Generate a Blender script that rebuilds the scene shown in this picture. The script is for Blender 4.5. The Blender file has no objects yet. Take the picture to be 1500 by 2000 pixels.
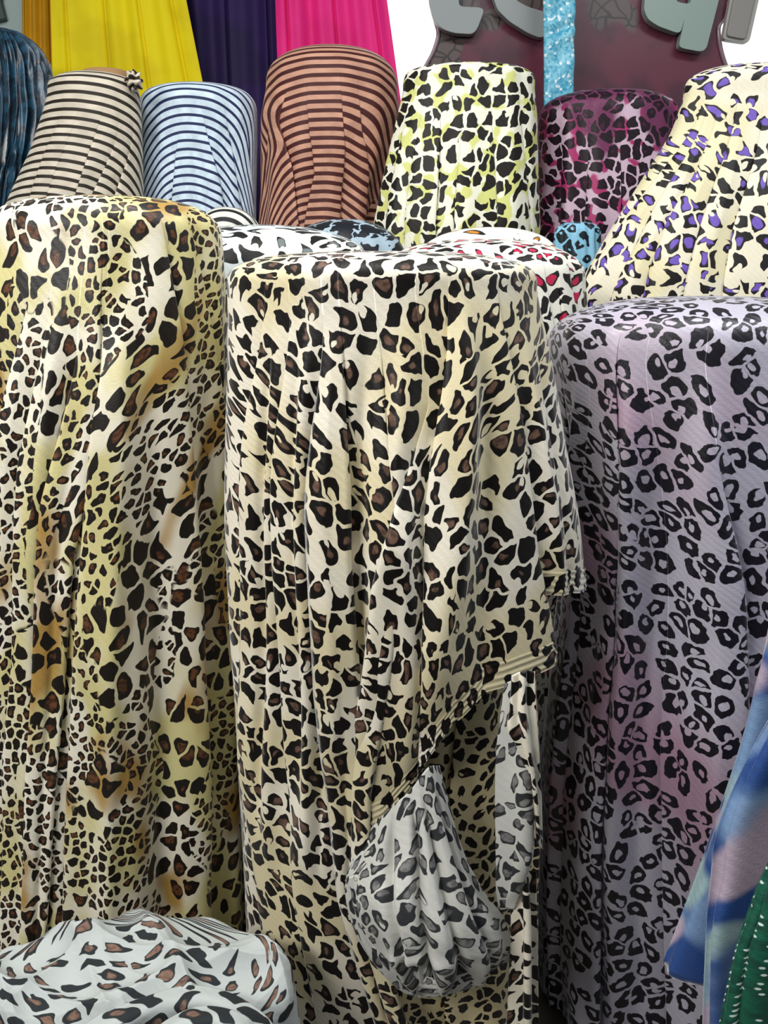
import bpy, math, random
import numpy as np
from mathutils import Vector

S = bpy.context.scene
COL = S.collection
PI = math.pi

# ------------------------------------------------------------------ camera
F = 1500.0                      # focal length in pixels of the 1500 x 2000 frame
CAM = np.array([0.0, 0.0, 1.30])
PITCH = math.radians(16.0)
cam_d = bpy.data.cameras.new('camera')
cam = bpy.data.objects.new('camera', cam_d)
COL.objects.link(cam)
cam.location = CAM
cam.rotation_euler = (PI / 2 - PITCH, 0, 0)
cam_d.sensor_fit = 'VERTICAL'
cam_d.sensor_height = 24.0
cam_d.lens = F * 24.0 / 2000.0
cam_d.clip_start = 0.02
S.camera = cam

# ------------------------------------------------------------------ world, lights, exposure
w = bpy.data.worlds.new('world')
S.world = w
w.use_nodes = True
w.node_tree.nodes['Background'].inputs[0].default_value = (0.86, 0.93, 1.0, 1)
w.node_tree.nodes['Background'].inputs[1].default_value = 0.13
S.view_settings.view_transform = 'Standard'
S.view_settings.look = 'None'
S.view_settings.gamma = 1.0
S.view_settings.use_curve_mapping = False
S.view_settings.exposure = 0.0


def area(name, loc, rot, sx, sy, power, color=(1, 1, 1)):
    d = bpy.data.lights.new(name, 'AREA')
    d.shape = 'RECTANGLE'
    d.size = sx
    d.size_y = sy
    d.energy = power
    d.color = color
    o = bpy.data.objects.new(name, d)
    o.location = loc
    o.rotation_euler = rot
    COL.objects.link(o)
    return o


area('ceiling_panel_light', (-0.5, 0.85, 2.85), (0, 0, 0), 1.2, 0.5, 30, (1.0, 0.98, 0.94))
area('ceiling_panel_light', (1.0, 0.75, 2.85), (0, 0, 0), 1.2, 0.5, 24, (0.95, 0.97, 1.0))
area('added_left_light', (-1.5, -0.5, 2.3), (math.radians(50), 0, math.radians(-42)), 1.2, 0.4, 42, (1.0, 0.98, 0.95))  # unseen light added from the left to give the vertical folds contrast
area('added_right_light', (2.6, 0.2, 1.9), (math.radians(70), 0, math.radians(75)), 1.6, 1.4, 9, (0.88, 0.94, 1.0))  # weaker unseen light added from the right, for silvery bands on the folds


# ------------------------------------------------------------------ helpers
def un(px, py, Y):
    """The point at depth Y that is seen at pixel (px, py)."""
    a, b = (px - 750.0) / F, (1000.0 - py) / F
    d = np.array([a, math.cos(PITCH) + b * math.sin(PITCH), -math.sin(PITCH) + b * math.cos(PITCH)])
    return CAM + d * (Y / d[1])


def lin(h):
    h = h.lstrip('#')
    c = [int(h[i:i + 2], 16) / 255 for i in (0, 2, 4)]
    return tuple(x / 12.92 if x <= 0.04045 else ((x + 0.055) / 1.055) ** 2.4 for x in c) + (1.0,)


def tag(o, label=None, cat=None, group=None, kind=None):
    if label: o['label'] = label
    if cat: o['category'] = cat
    if group: o['group'] = group
    if kind: o['kind'] = kind
    return o


def empty(name, loc, label, cat, group=None):
    o = bpy.data.objects.new(name, None)
    o.location = [float(v) for v in loc]
    o.empty_display_size = 0.05
    COL.objects.link(o)
    return tag(o, label, cat, group)


def link(name, me, mat, parent=None):
    o = bpy.data.objects.new(name, me)
    COL.objects.link(o)
    if mat: me.materials.append(mat)
    if parent is not None:
        o.parent = parent
        o.matrix_parent_inverse = parent.matrix_basis.inverted()
    return o


def grid_mesh(name, P, UV, mat, parent=None, wrap=False, flip=False):
    """P: rows x cols x 3, UV: rows x cols x 2"""
    R, Cn = P.shape[:2]
    me = bpy.data.meshes.new(name)
    idx = np.arange(R * Cn).reshape(R, Cn)
    a, b, c, d = idx[:-1, :-1], idx[1:, :-1], idx[1:, 1:], idx[:-1, 1:]
    q = np.stack([a, b, c, d] if not flip else [a, d, c, b], -1).reshape(-1, 4)
    me.vertices.add(R * Cn)
    me.vertices.foreach_set('co', P.reshape(-1).astype(np.float32))
    me.loops.add(len(q) * 4)
    me.loops.foreach_set('vertex_index', q.reshape(-1).astype(np.int32))
    me.polygons.add(len(q))
    me.polygons.foreach_set('loop_start', np.arange(0, len(q) * 4, 4, dtype=np.int32))
    me.polygons.foreach_set('loop_total', np.full(len(q), 4, dtype=np.int32))
    me.polygons.foreach_set('use_smooth', np.ones(len(q), dtype=bool))
    uvl = me.uv_layers.new(name='UVMap')
    uvl.data.foreach_set('uv', UV.reshape(-1, 2)[q.reshape(-1)].reshape(-1).astype(np.float32))
    me.update()
    me.validate()
    return link(name, me, mat, parent)


def box(name, lo, hi, mat, parent=None, bevel=0.0):
    x0, y0, z0 = lo
    x1, y1, z1 = hi
    v = [(x, y, z) for z in (z0, z1) for y in (y0, y1) for x in (x0, x1)]
    f = [(0, 2, 3, 1), (4, 5, 7, 6), (0, 1, 5, 4), (2, 6, 7, 3), (0, 4, 6, 2), (1, 3, 7, 5)]
    me = bpy.data.meshes.new(name)
    me.from_pydata(v, [], f)
    o = link(name, me, mat, parent)
    if bevel:
        m = o.modifiers.new('bevel', 'BEVEL'); m.width = bevel; m.segments = 3
    return o


def smooth(x, a, b):
    t = np.clip((np.asarray(x, float) - a) / (b - a), 0, 1)
    return t * t * (3 - 2 * t)


# ------------------------------------------------------------------ node graph builder
class G:
    def __init__(s, name):
        s.m = bpy.data.materials.new(name)
        s.m.use_nodes = True
        s.t = s.m.node_tree
        s.b = s.t.nodes['Principled BSDF']

    def n(s, kind, **kw):
        nd = s.t.nodes.new(kind)
        for k, v in kw.items(): setattr(nd, k, v)
        return nd

    def put(s, sock, v):
        if isinstance(v, bpy.types.NodeSocket): s.t.links.new(v, sock)
        elif v is not None:
            try: sock.default_value = v
            except Exception: sock.default_value = tuple(v)[:3]

    def math(s, op, a, b=None, c=None, clamp=False):
        nd = s.n('ShaderNodeMath', operation=op)
        nd.use_clamp = clamp
        s.put(nd.inputs[0], a)
        if b is not None: s.put(nd.inputs[1], b)
        if c is not None: s.put(nd.inputs[2], c)
        return nd.outputs[0]

    def vec(s, op, a, b=None, scale=None):
        nd = s.n('ShaderNodeVectorMath', operation=op)
        s.put(nd.inputs[0], a)
        if b is not None: s.put(nd.inputs[1], b)
        if scale is not None: s.put(nd.inputs['Scale'], scale)
        return nd.outputs['Value'] if op in ('LENGTH', 'DOT_PRODUCT') else nd.outputs[0]

    def step(s, x, a, b, lo=0.0, hi=1.0):
        nd = s.n('ShaderNodeMapRange', interpolation_type='SMOOTHSTEP')
        s.put(nd.inputs[0], x)
        for i, v in ((1, a), (2, b), (3, lo), (4, hi)): s.put(nd.inputs[i], v)
        return nd.outputs[0]

    def lin(s, x, a, b, lo=0.0, hi=1.0):
        nd = s.n('ShaderNodeMapRange')
        s.put(nd.inputs[0], x)
        for i, v in ((1, a), (2, b), (3, lo), (4, hi)): s.put(nd.inputs[i], v)
        return nd.outputs[0]

    def mix(s, f, a, b):
        nd = s.n('ShaderNodeMix', data_type='RGBA')
        s.put(nd.inputs[0], f); s.put(nd.inputs[6], a); s.put(nd.inputs[7], b)
        return nd.outputs[2]

    def noise(s, v, scale, detail=2, rough=0.5, color=False, dist=0.0):
        nd = s.n('ShaderNodeTexNoise', noise_dimensions='2D')
        s.put(nd.inputs['Vector'], v)
        nd.inputs['Scale'].default_value = scale
        nd.inputs['Detail'].default_value = detail
        nd.inputs['Roughness'].default_value = rough
        nd.inputs['Distortion'].default_value = dist
        return nd.outputs['Color' if color else 'Fac']

    def uv(s, sx=1, sy=1, ox=0, oy=0, rot=0):
        tc = s.n('ShaderNodeTexCoord')
        mp = s.n('ShaderNodeMapping')
        s.t.links.new(tc.outputs['UV'], mp.inputs[0])
        mp.inputs['Location'].default_value = (ox, oy, 0)
        mp.inputs['Rotation'].default_value = (0, 0, rot)
        mp.inputs['Scale'].default_value = (sx, sy, 1)
        return mp.outputs[0]

    def sep(s, v):
        nd = s.n('ShaderNodeSeparateXYZ'); s.put(nd.inputs[0], v)
        return nd.outputs

    def wobble(s, v, sc, amt):
        c = s.noise(v, sc, 1, 0.5, True)
        c = s.vec('SUBTRACT', c, (0.5, 0.5, 0.5))
        c = s.vec('MULTIPLY', c, (amt, amt, 0))
        return s.vec('ADD', v, c)

    def spots(s, p, rmin=0.30, rmax=0.62, gap=0.07, low=0.45, high=0.24, hsc=2.0, aspect=0.78, rnd=0.9,
              bend=0.0, hole=(0.0, 0.2, 0.10, 0.2), inner=(0.1, 0.18)):
        """p in cells. -> black mask, inner mask, hole mask, random colour of the cell.
        hole=(offset min, offset max, radius min, radius max); inner=(radius min, max)"""
        p = s.wobble(p, 0.55, low)
        p = s.wobble(p, hsc, high)
        V = s.n('ShaderNodeTexVoronoi', voronoi_dimensions='2D', feature='F1')
        E = s.n('ShaderNodeTexVoronoi', voronoi_dimensions='2D', feature='DISTANCE_TO_EDGE')
        for q in (V, E):
            s.put(q.inputs['Vector'], p)
            q.inputs['Scale'].default_value = 1.0
            q.inputs['Randomness'].default_value = rnd
        loc = s.vec('SUBTRACT', p, V.outputs['Position'])
        wn = s.n('ShaderNodeTexWhiteNoise', noise_dimensions='2D')
        s.put(wn.inputs['Vector'], V.outputs['Position'])
        r1 = s.sep(V.outputs['Color'])
        r2 = s.sep(wn.outputs['Color'])
        ang = s.math('MULTIPLY', r1[0], 6.283)
        vr = s.n('ShaderNodeVectorRotate', rotation_type='Z_AXIS')
        s.put(vr.inputs['Vector'], loc); s.put(vr.inputs['Angle'], ang)
        lc = vr.outputs[0]
        # bend the blot into a bean: y += k x^2
        lx = s.sep(lc)
        kk = s.lin(r2[1], 0, 1, -bend, bend)
        yb = s.math('ADD', lx[1], s.math('MULTIPLY', kk, s.math('SUBTRACT', s.math('MULTIPLY', lx[0], lx[0]), 0.06)))
        cb = s.n('ShaderNodeCombineXYZ'); s.put(cb.inputs[0], lx[0]); s.put(cb.inputs[1], yb)
        d = s.vec('LENGTH', s.vec('MULTIPLY', cb.outputs[0], (aspect, 1.0 / aspect, 0)))
        R = s.lin(r1[1], 0, 1, rmin, rmax)
        a = s.math('SUBTRACT', R, d)
        b = s.math('MULTIPLY', s.math('SUBTRACT', E.outputs['Distance'], gap), 1.5)
        m = s.math('SMOOTH_MIN', a, b, 0.2)
        black = s.step(m, 0.0, 0.035)
        # notch of the ground colour
        off = s.lin(r1[2], 0, 1, hole[0], hole[1])
        cx = s.n('ShaderNodeCombineXYZ'); s.put(cx.inputs[0], off)
        dh = s.vec('LENGTH', s.vec('MULTIPLY', s.vec('SUBTRACT', lc, cx.outputs[0]), (0.85, 1.2, 0)))
        rh = s.lin(r2[0], 0, 1, hole[2], hole[3])
        hm = s.step(s.math('SUBTRACT', rh, dh), 0.0, 0.03)
        di = s.vec('LENGTH', s.vec('MULTIPLY', s.vec('SUBTRACT', lc, (0.05, 0.02, 0)), (0.8, 1.2, 0)))
        ri = s.lin(r2[1], 0, 1, inner[0], inner[1])
        im = s.step(s.math('SUBTRACT', ri, di), -0.03, 0.05)
        im = s.math('MULTIPLY', im, s.step(m, 0.03, 0.12))
        return black, im, hm, r2[2], r2[0]

    def finish(s, color, rough=0.55, sheen=0.5, sheen_rough=0.35, tint=(1, 1, 1, 1), spec=0.3, weave=True, bump=0.25, uv=None,
               metallic=0.0, wscale=900.0):
        b = s.b
        s.put(b.inputs['Base Color'], color)
        s.put(b.inputs['Roughness'], rough)
        b.inputs['Sheen Weight'].default_value = sheen
        b.inputs['Sheen Roughness'].default_value = sheen_rough
        b.inputs['Sheen Tint'].default_value = tint
        b.inputs['Specular IOR Level'].default_value = spec
        b.inputs['Metallic'].default_value = metallic
        if weave:
            v = uv or s.uv()
            wv = s.n('ShaderNodeTexWave', wave_type='BANDS', bands_direction='DIAGONAL')
            s.put(wv.inputs['Vector'], v)
            wv.inputs['Scale'].default_value = wscale / 20.0
            wv.inputs['Distortion'].default_value = 1.5
            nz = s.noise(v, 350, 2, 0.6)
            h = s.math('ADD', s.math('MULTIPLY', wv.outputs['Fac'], 0.6), nz)
            bp = s.n('ShaderNodeBump')
            bp.inputs['Strength'].default_value = bump
            bp.inputs['Distance'].default_value = 0.0008
            s.put(bp.inputs['Height'], h)
            s.t.links.new(bp.outputs[0], b.inputs['Normal'])
        return s.m


def leopard(name, scale, base, spot, ic=None, p_notch=0.4, p_inner=0.5, ground2=None, g2=(0.5, 0.6, 4.0),
            seed=0.0, sx=1.0, sy=1.0, rot=0.0, rough=0.5, sheen=0.6, tint=(1, 1, 1, 1), sheen_rough=0.3, bump=0.25, spec=0.3,
            inner_soft=True, ground3=None, g3=(0.5, 0.6, 3.0), **kw):
    g = G(name)
    uv = g.uv(scale * sx, scale * sy, seed, seed * 0.7, rot)
    raw = g.uv()
    black, im, hm, r, r0 = g.spots(uv, **kw)
    ground = lin(base)
    if ground2:
        f = g.step(g.noise(g.uv(1, 1, seed, 3), g2[2], 1), g2[0], g2[1])
        ground = g.mix(f, ground, lin(ground2))
    if ground3:
        f = g.step(g.noise(g.uv(1, 0.6, seed + 9, 7), g3[2], 1), g3[0], g3[1])
        ground = g.mix(f, ground, lin(ground3))
    keep = g.math('GREATER_THAN', r, p_notch)           # cells with no notch
    hm = g.math('MULTIPLY', hm, g.math('SUBTRACT', 1.0, keep))
    black = g.math('MULTIPLY', black, g.math('SUBTRACT', 1.0, hm))
    col = lin(spot)
    if ic:
        f = g.math('MULTIPLY', im, g.math('LESS_THAN', r0, p_inner))
        f = g.math('MULTIPLY', f, g.lin(g.noise(raw, 120, 2), 0.3, 0.6, 0.35, 0.9)) if inner_soft else f
        col = g.mix(f, lin(spot), lin(ic))
    final = g.mix(black, ground, col)
    return g.finish(final, rough, sheen, sheen_rough, tint, spec, uv=raw, bump=bump)


def plain(name, color, color2=None, rough=0.6, sheen=0.3, scale=8, sheen_rough=0.3, weave=True, spec=0.3, metallic=0.0, bump=0.25):
    g = G(name)
    uv = g.uv()
    c = lin(color)
    if color2:
        c = g.mix(g.step(g.noise(uv, scale, 3), 0.4, 0.6), c, lin(color2))
    return g.finish(c, rough, sheen, sheen_rough, spec=spec, uv=uv, weave=weave, metallic=metallic, bump=bump)


def stripes(name, light, dark, period, duty, rough=0.6, sheen=0.35, shift=0.0):
    g = G(name)
    raw = g.uv()
    v = g.wobble(raw, 6.0, 0.006)
    y = g.sep(v)[1]
    y = g.math('FRACT', g.math('ADD', g.math('DIVIDE', y, period), 100 + shift))
    d = g.math('ABSOLUTE', g.math('SUBTRACT', y, 0.5))
    f = g.step(d, duty / 2 - 0.03, duty / 2 + 0.03)
    nz = g.lin(g.noise(raw, 30, 2), 0.3, 0.7, 0.0, 0.25)
    c = g.mix(f, lin(dark), g.mix(nz, lin(light), lin(dark)))
    return g.finish(c, rough, sheen, 0.3, uv=raw)


def simple(name, color, rough=0.6, spec=0.3, emit=None, strength=0.0, metallic=0.0, noise=None):
    g = G(name)
    c = lin(color)
    if noise:
        tc = g.n('ShaderNodeTexCoord')
        nd = g.n('ShaderNodeTexNoise'); g.t.links.new(tc.outputs['Object'], nd.inputs['Vector'])
        nd.inputs['Scale'].default_value = noise[1]; nd.inputs['Detail'].default_value = 5
        c = g.mix(g.step(nd.outputs['Fac'], 0.35, 0.65), c, lin(noise[0]))
    g.put(g.b.inputs['Base Color'], c)
    g.b.inputs['Roughness'].default_value = rough
    g.b.inputs['Specular IOR Level'].default_value = spec
    g.b.inputs['Metallic'].default_value = metallic
    if emit:
        g.b.inputs['Emission Color'].default_value = lin(emit)
        g.b.inputs['Emission Strength'].default_value = strength
    return g.m


# ------------------------------------------------------------------ draped roll
class Drape:
    """A cloth thrown over a roll that stands on end: a dome, a rounded shoulder and hanging folds.
    outline: (py, x left, x right) of the hanging cloth at axis depth Y; creases: (points, amplitude, side, jump):
    side +1 the left part laps over the right one, -1 the other way."""

    def __init__(s, Y, top, outline, creases=(), ridges=(), zbot=0.02, ryk=0.85, seed=1, wav=0.006, e=(0.55, 0.5), dens=150,
                 rows=150, drows=26, mode='cyl', k=0.6, hems=None, rad=0.0, apex=None, nfreq=(5, 19), tx=None, grow=0.35, ampz=None):
        s.Y = Y
        pts = sorted([(un(xl, py, Y), un(xr, py, Y)) for py, xl, xr in outline], key=lambda q: -q[0][2])
        zs = np.array([p[0][2] for p in pts])[::-1]
        cx = np.array([(p[0][0] + p[1][0]) / 2 for p in pts])[::-1]
        rx = np.array([(p[1][0] - p[0][0]) / 2 * 0.985 for p in pts])[::-1]
        zz = np.linspace(zs[0], zs[-1], 240)
        def sm(a):
            a = np.interp(zz, zs, a)
            k = np.ones(13) / 13
            return np.convolve(np.pad(a, 6, mode='edge'), k, 'valid')
        cxs, rxs = sm(cx), sm(rx)
        s.cx = lambda z: np.interp(z, zz, cxs)
        s.rx = lambda z: np.interp(z, zz, rxs)
        s.ryk = ryk
        s.z0 = zs[-1]
        s.ztop = un(750, top, Y)[2]
        s.h = s.ztop - s.z0
        s.zbot = zbot
        s.off = rad
        rs = np.random.RandomState(seed)
        C = []
        for cr in creases:
            P, amp, side, jump = cr[:4]
            q = np.array([s.inv(*p) for p in P])
            q = q[np.argsort(q[:, 1])]
            C.append(dict(phi=q[:, 0], z=q[:, 1], amp=amp * 1.45, side=side, jump=jump, zt=q[-1, 1]))
        C.sort(key=lambda c: np.interp(s.z0 - 0.4, c['z'], c['phi']))
        one = np.array([0.0, 2.0])
        mk = lambda v: dict(phi=np.array([v, v]), z=one, amp=0, side=0, jump=0, zt=9)
        KN = [mk(-PI), mk(-1.75)] + C + [mk(1.75), mk(PI)]
        s.KN = KN
        seg, wv, tuck = [], [], []
        for i in range(len(KN) - 1):
            a = KN[i]['phi'].mean(); b = KN[i + 1]['phi'].mean()
            back = i == 0 or i == len(KN) - 2
            n = max(8, int(abs(b - a) * (30 if back else dens)))
            t = np.linspace(0, 1, n)
            if not back: t = 0.5 * (1 - np.cos(PI * t)) * 0.6 + t * 0.4
            seg += [i] * n; wv += list(t); tuck += [0] * n
            if 0 < i + 1 < len(KN) - 1 and KN[i + 1]['amp'] != 0:
                seg.append(i); wv.append(1.0); tuck.append(1)
        seg = np.array(seg); wv = np.array(wv)[None, :]; tuck = np.array(tuck)[None, :]
        s.seg = seg
        NC = len(seg)

        def knots(z):
            """phi of each knot, at heights z (rows x cols)"""
            ph = []
            prev = None
            for kn in KN:
                v = np.interp(z, kn['z'], kn['phi'])
                if prev is not None: v = np.maximum(v, prev + 0.012)
                ph.append(v); prev = v
            return ph

        def phi_of(z):
            ph = np.stack(knots(z), 0)
            ii = np.broadcast_to(seg[None, :], z.shape)
            L = np.take_along_axis(ph, ii[None], 0)[0]
            Rr = np.take_along_axis(ph, ii[None] + 1, 0)[0]
            return L + (Rr - L) * wv, L, Rr

        # bottom of each column
        zb = np.full((1, NC), zbot, float)
        if hems:
            for si0, si1, line in hems:       # knot-segment range
                q = np.array([s.inv(*p) for p in line]); q = q[np.argsort(q[:, 0])]
                msk = (seg >= si0) & (seg <= si1)
                z = np.full((1, NC), q[:, 1].mean())
                for _ in range(12):
                    p, _, _ = phi_of(z)
                    z = 0.5 * z + 0.5 * np.interp(p, q[:, 0], q[:, 1])
                zb[0, msk] = z[0, msk]
        s.zb = zb
        # rows
        a = np.concatenate([[1e-6], np.linspace(0.01, PI / 2, drows - 1)])
        v = np.linspace(0, 1, rows)[1:]
        zs_ = s.z0 - v[:, None] * (s.z0 - zb)
        zd = s.z0 + s.h * np.cos(a) ** e[1]
        Z = np.vstack([np.repeat(zd[:, None], NC, 1), zs_])
        rf = np.concatenate([np.sin(a) ** e[0], np.ones(rows - 1)])[:, None]
        Ze = np.minimum(Z, s.z0)
        phi, PL, PR = phi_of(Ze)
        rxm = s.rx(Ze)
        drop = s.z0 - Ze

        def A(i, z):                              # crease amplitude at heights z
            zt = KN[i]['zt']
            return KN[i]['amp'] * smooth(zt - z, -0.02, 0.22)
        hgt = np.zeros_like(Z)
        tang = np.zeros_like(Z)
        Uj = np.zeros_like(Z)
        cum = np.zeros_like(Z)
        for i in range(len(KN) - 1):
            m = seg == i
            ww = wv[:, m]; tk = tuck[:, m]
            zc = Z[:, m]
            aL, sL = A(i, zc), KN[i]['side']
            aR, sR = A(i + 1, zc), KN[i + 1]['side']
            h = np.zeros_like(zc); tg = np.zeros_like(zc)
            if sR > 0:
                h += aR * (ww ** 2.2) * (1 - 0.45 * ww ** 30)
                tg += aR * 0.9 * smooth(ww, 0.78, 1.0)
            elif sR < 0:
                h -= aR * 0.55 * np.exp(-(1 - ww) / 0.10)
            if sL < 0:
                h += aL * ((1 - ww) ** 2.2) * (1 - 0.45 * (1 - ww) ** 30)
                tg -= aL * 0.9 * smooth(1 - ww, 0.78, 1.0)
            elif sL > 0:
                h -= aL * 0.55 * np.exp(-ww / 0.10)
            wd = (PR - PL)[:, m]
            bul = 0.16 * np.minimum(wd, 0.5) * rxm[:, m] * smooth(drop[:, m], 0.0, 0.35) * (0 if (i == 0 or i == len(KN) - 2) else 1)
            h += bul * np.sin(PI * np.clip(ww, 0, 1)) ** 1.0 * 0.5
            h = np.where(tk > 0, -0.2 * aR, h)
            tg = np.where(tk > 0, 0, tg)
            hgt[:, m] = h; tang[:, m] = tg
            sg = 1 if mode != 'cyl' else (1 if i % 2 else -1)
            jm = sg * KN[i + 1]['jump'] * (smooth(KN[i + 1]['zt'] - zc, -0.02, 0.15 if mode != 'cyl' else 0.35) if KN[i + 1]['amp'] else 0)
            Uj[:, m] = cum[:, m] + np.where(tk > 0, 0.5 * jm, 0)
            nx = seg > i
            jn = sg * KN[i + 1]['jump'] * (smooth(KN[i + 1]['zt'] - Z[:, nx], -0.02, 0.15 if mode != 'cyl' else 0.35) if KN[i + 1]['amp'] else 0)
            cum[:, nx] += jn
        c0 = int(np.argmin(np.abs(phi[drows])))
        Uj -= Uj[:, c0:c0 + 1]
        for P, amp, wdt in ridges:                 # soft rounded ridges / valleys
            q = np.array([s.inv(*p) for p in P]); q = q[np.argsort(q[:, 1])]
            pc = np.interp(Ze, q[:, 1], q[:, 0])
            hgt += 1.6 * amp * np.exp(-((phi - pc) * rxm / wdt) ** 2) * smooth(q[-1, 1] - Z, -0.02, 0.15) * smooth(Z - q[0, 1], -0.12, -0.0)
        g = (grow + (1 - grow) * smooth(drop, 0, 0.5)) * smooth(np.repeat(rf, NC, 1), 0.75, 1.0)
        for _ in range(7):
            f = rs.randint(nfreq[0], nfreq[1]); ph, q = rs.rand() * 6.28, (rs.rand() - 0.5) * 5
            hgt += wav * rs.rand() * np.sin(f * phi + ph + q * Z) * g
        for _ in range(4):
            f = rs.randint(2, 9); ph, q = rs.rand() * 6.28, 6 + rs.rand() * 14
            hgt += wav * 0.22 * np.sin(f * phi + ph + q * Z) * g
        R1 = rxm * rf + hgt + s.off
        R2 = rxm * rf * ryk + hgt + s.off
        X = s.cx(Ze) + R1 * np.sin(phi) + tang * np.cos(phi)
        Yw = Y - R2 * np.cos(phi) + tang * np.sin(phi)
        P = np.stack([X, Yw, Z], -1)
        # flat cloth coordinates
        rr = rxm[drows:drows + 1].mean()
        ds = np.sqrt(np.diff(rf[:, 0] * rr, prepend=0) ** 2 + np.diff(Z.mean(1), prepend=s.ztop) ** 2)
        sd = np.cumsum(ds)
        sA = sd[drows - 1]
        sl = np.where(Z >= s.z0 - 1e-9, sd[:, None], sA + (s.z0 - Z))
        if mode == 'cyl':
            b = smooth(sl, 0.45 * rr, 1.15 * rr)
            st = np.linalg.norm(np.diff(P, axis=1), axis=-1)
            st[:, (tuck[0, 1:] + tuck[0, :-1]) > 0] = 0
            arc = np.concatenate([np.zeros((len(Z), 1)), np.cumsum(st, 1)], 1)
            arc -= arc[:, c0:c0 + 1] - (rxm * phi)[:, c0:c0 + 1]
            U = (sl * np.sin(phi)) * (1 - b) + (arc + Uj) * b
            V = -((sl * np.cos(phi)) * (1 - b) + sl * b) + 0.8 * Uj * b
        else:
            psi = k * phi + Uj
            U = sl * np.sin(psi); V = -sl * np.cos(psi)
        s.P, s.UV = P, np.stack([U, V], -1)
        s.drows = drows
        s.name = None

    def inv(s, px, py):
        y = s.Y - 0.15
        for _ in range(8):
            q = un(px, py, y)
            z = min(q[2], s.z0 if hasattr(s, 'z0') else 9)
            r = float(s.rx(z))
            t = max(-0.985, min(0.985, (q[0] - float(s.cx(z))) / r))
            ph = math.asin(t)
            y = s.Y - r * s.ryk * math.cos(ph)
        return ph, q[2]


def roll(name, label, cat, D, mat, base_z=0.0, core=True, group='rolls of patterned cloth standing on end', bmat=None):
    c = D.P[D.drows:].mean((0, 1))
    r = empty(name, (float(D.cx(D.z0)), D.Y, base_z), label, cat, group)
    d = grid_mesh('draped_cloth', D.P, D.UV, mat, r)
    if core:
        # the wound cloth inside, standing on the floor or the shelf
        R = float(D.rx(D.z0)) * 0.80
        n = 40
        zt = D.z0 - 0.02
        prof = [(R * 0.16, base_z), (R * 0.98, base_z), (R, base_z + 0.01), (R, zt - 0.01), (R * 0.98, zt), (R * 0.16, zt), (R * 0.16, base_z)]
        P = np.zeros((len(prof), n + 1, 3)); UV = np.zeros((len(prof), n + 1, 2))
        cxx = float(D.cx(D.z0))
        for i, (rr, z) in enumerate(prof):
            for j in range(n + 1):
                t = 2 * PI * j / n
                P[i, j] = (cxx + rr * math.cos(t), D.Y + rr * D.ryk * math.sin(t), z)
                UV[i, j] = (t * R, z)
        grid_mesh('wound_bolt', P, UV, bmat or mat, r)
    return r


def catmull(P, n):
    """rows x 3 control points -> n points"""
    P = np.asarray(P, float)
    Q = np.vstack([2 * P[0] - P[1], P, 2 * P[-1] - P[-2]])
    t = np.linspace(0, len(P) - 1 - 1e-9, n)
    i = t.astype(int); f = (t - i)[:, None]
    a, b, c, d = Q[i], Q[i + 1], Q[i + 2], Q[i + 3]
    return 0.5 * (2 * b + (c - a) * f + (2 * a - 5 * b + 4 * c - d) * f ** 2 + (3 * b - a - 3 * c + d) * f ** 3)


SHIFT = 0.0


def sheet_grid(ctrl, nr, nc):
    W = [[un(p[0], p[1], p[2] + SHIFT) for p in row] for row in ctrl]
    rows = [catmull(r, nc) for r in W]
    A = np.stack(rows, 0)
    out = np.zeros((nr, nc, 3))
    for j in range(nc): out[:, j] = catmull(A[:, j], nr)
    return out


def normals(P):
    du = np.gradient(P, axis=1); dv = np.gradient(P, axis=0)
    n = np.cross(dv, du)
    n /= np.linalg.norm(n, axis=-1, keepdims=True) + 1e-9
    s = -np.sign((n[..., 1]).mean()) or 1
    return n * s        # towards the camera side (-y)


def flat_uv(P):
    du = np.linalg.norm(np.diff(P, axis=1), axis=-1).mean(0)
    dv = np.linalg.norm(np.diff(P, axis=0), axis=-1).mean(1)
    U = np.concatenate([[0], np.cumsum(du)]); V = -np.concatenate([[0], np.cumsum(dv)])
    return np.stack(np.meshgrid(U, V), -1)


def sheet(name, ctrl, mat, parent=None, nr=80, nc=80, disp=None, thick=0.0012, uv=None):
    P = sheet_grid(ctrl, nr, nc)
    UV = flat_uv(P)
    if disp is not None:
        u, v = np.meshgrid(np.linspace(0, 1, nc), np.linspace(0, 1, nr))
        P = P + normals(P) * disp(u, v)[..., None]
    if uv is not None: UV = uv(UV)
    o = grid_mesh(name, P, UV, mat, parent)
    if thick:
        m = o.modifiers.new('cloth thickness', 'SOLIDIFY'); m.thickness = thick; m.offset = 0
    o['grid'] = 0
    del o['grid']
    return o, P, UV


def outline_plate(name, pts, Y, depth, mat, parent=None, n=4, bevel=0.004, smoothp=True):
    """A flat cut-out board or letter with real thickness, standing at depth Y."""
    W = np.array([un(x, y, Y) for x, y in pts])
    me = bpy.data.meshes.new(name)
    N = len(W)
    v = [(p[0], Y, p[2]) for p in W] + [(p[0], Y + depth, p[2]) for p in W]
    f = [tuple(range(N)), tuple(range(2 * N - 1, N - 1, -1))] + [(i, i + N, (i + 1) % N + N, (i + 1) % N) for i in range(N)]
    me.from_pydata(v, [], f)
    o = link(name, me, mat, parent)
    if bevel:
        m = o.modifiers.new('bevel', 'BEVEL'); m.width = bevel; m.segments = 3; m.limit_method = 'ANGLE'
    return o


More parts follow.
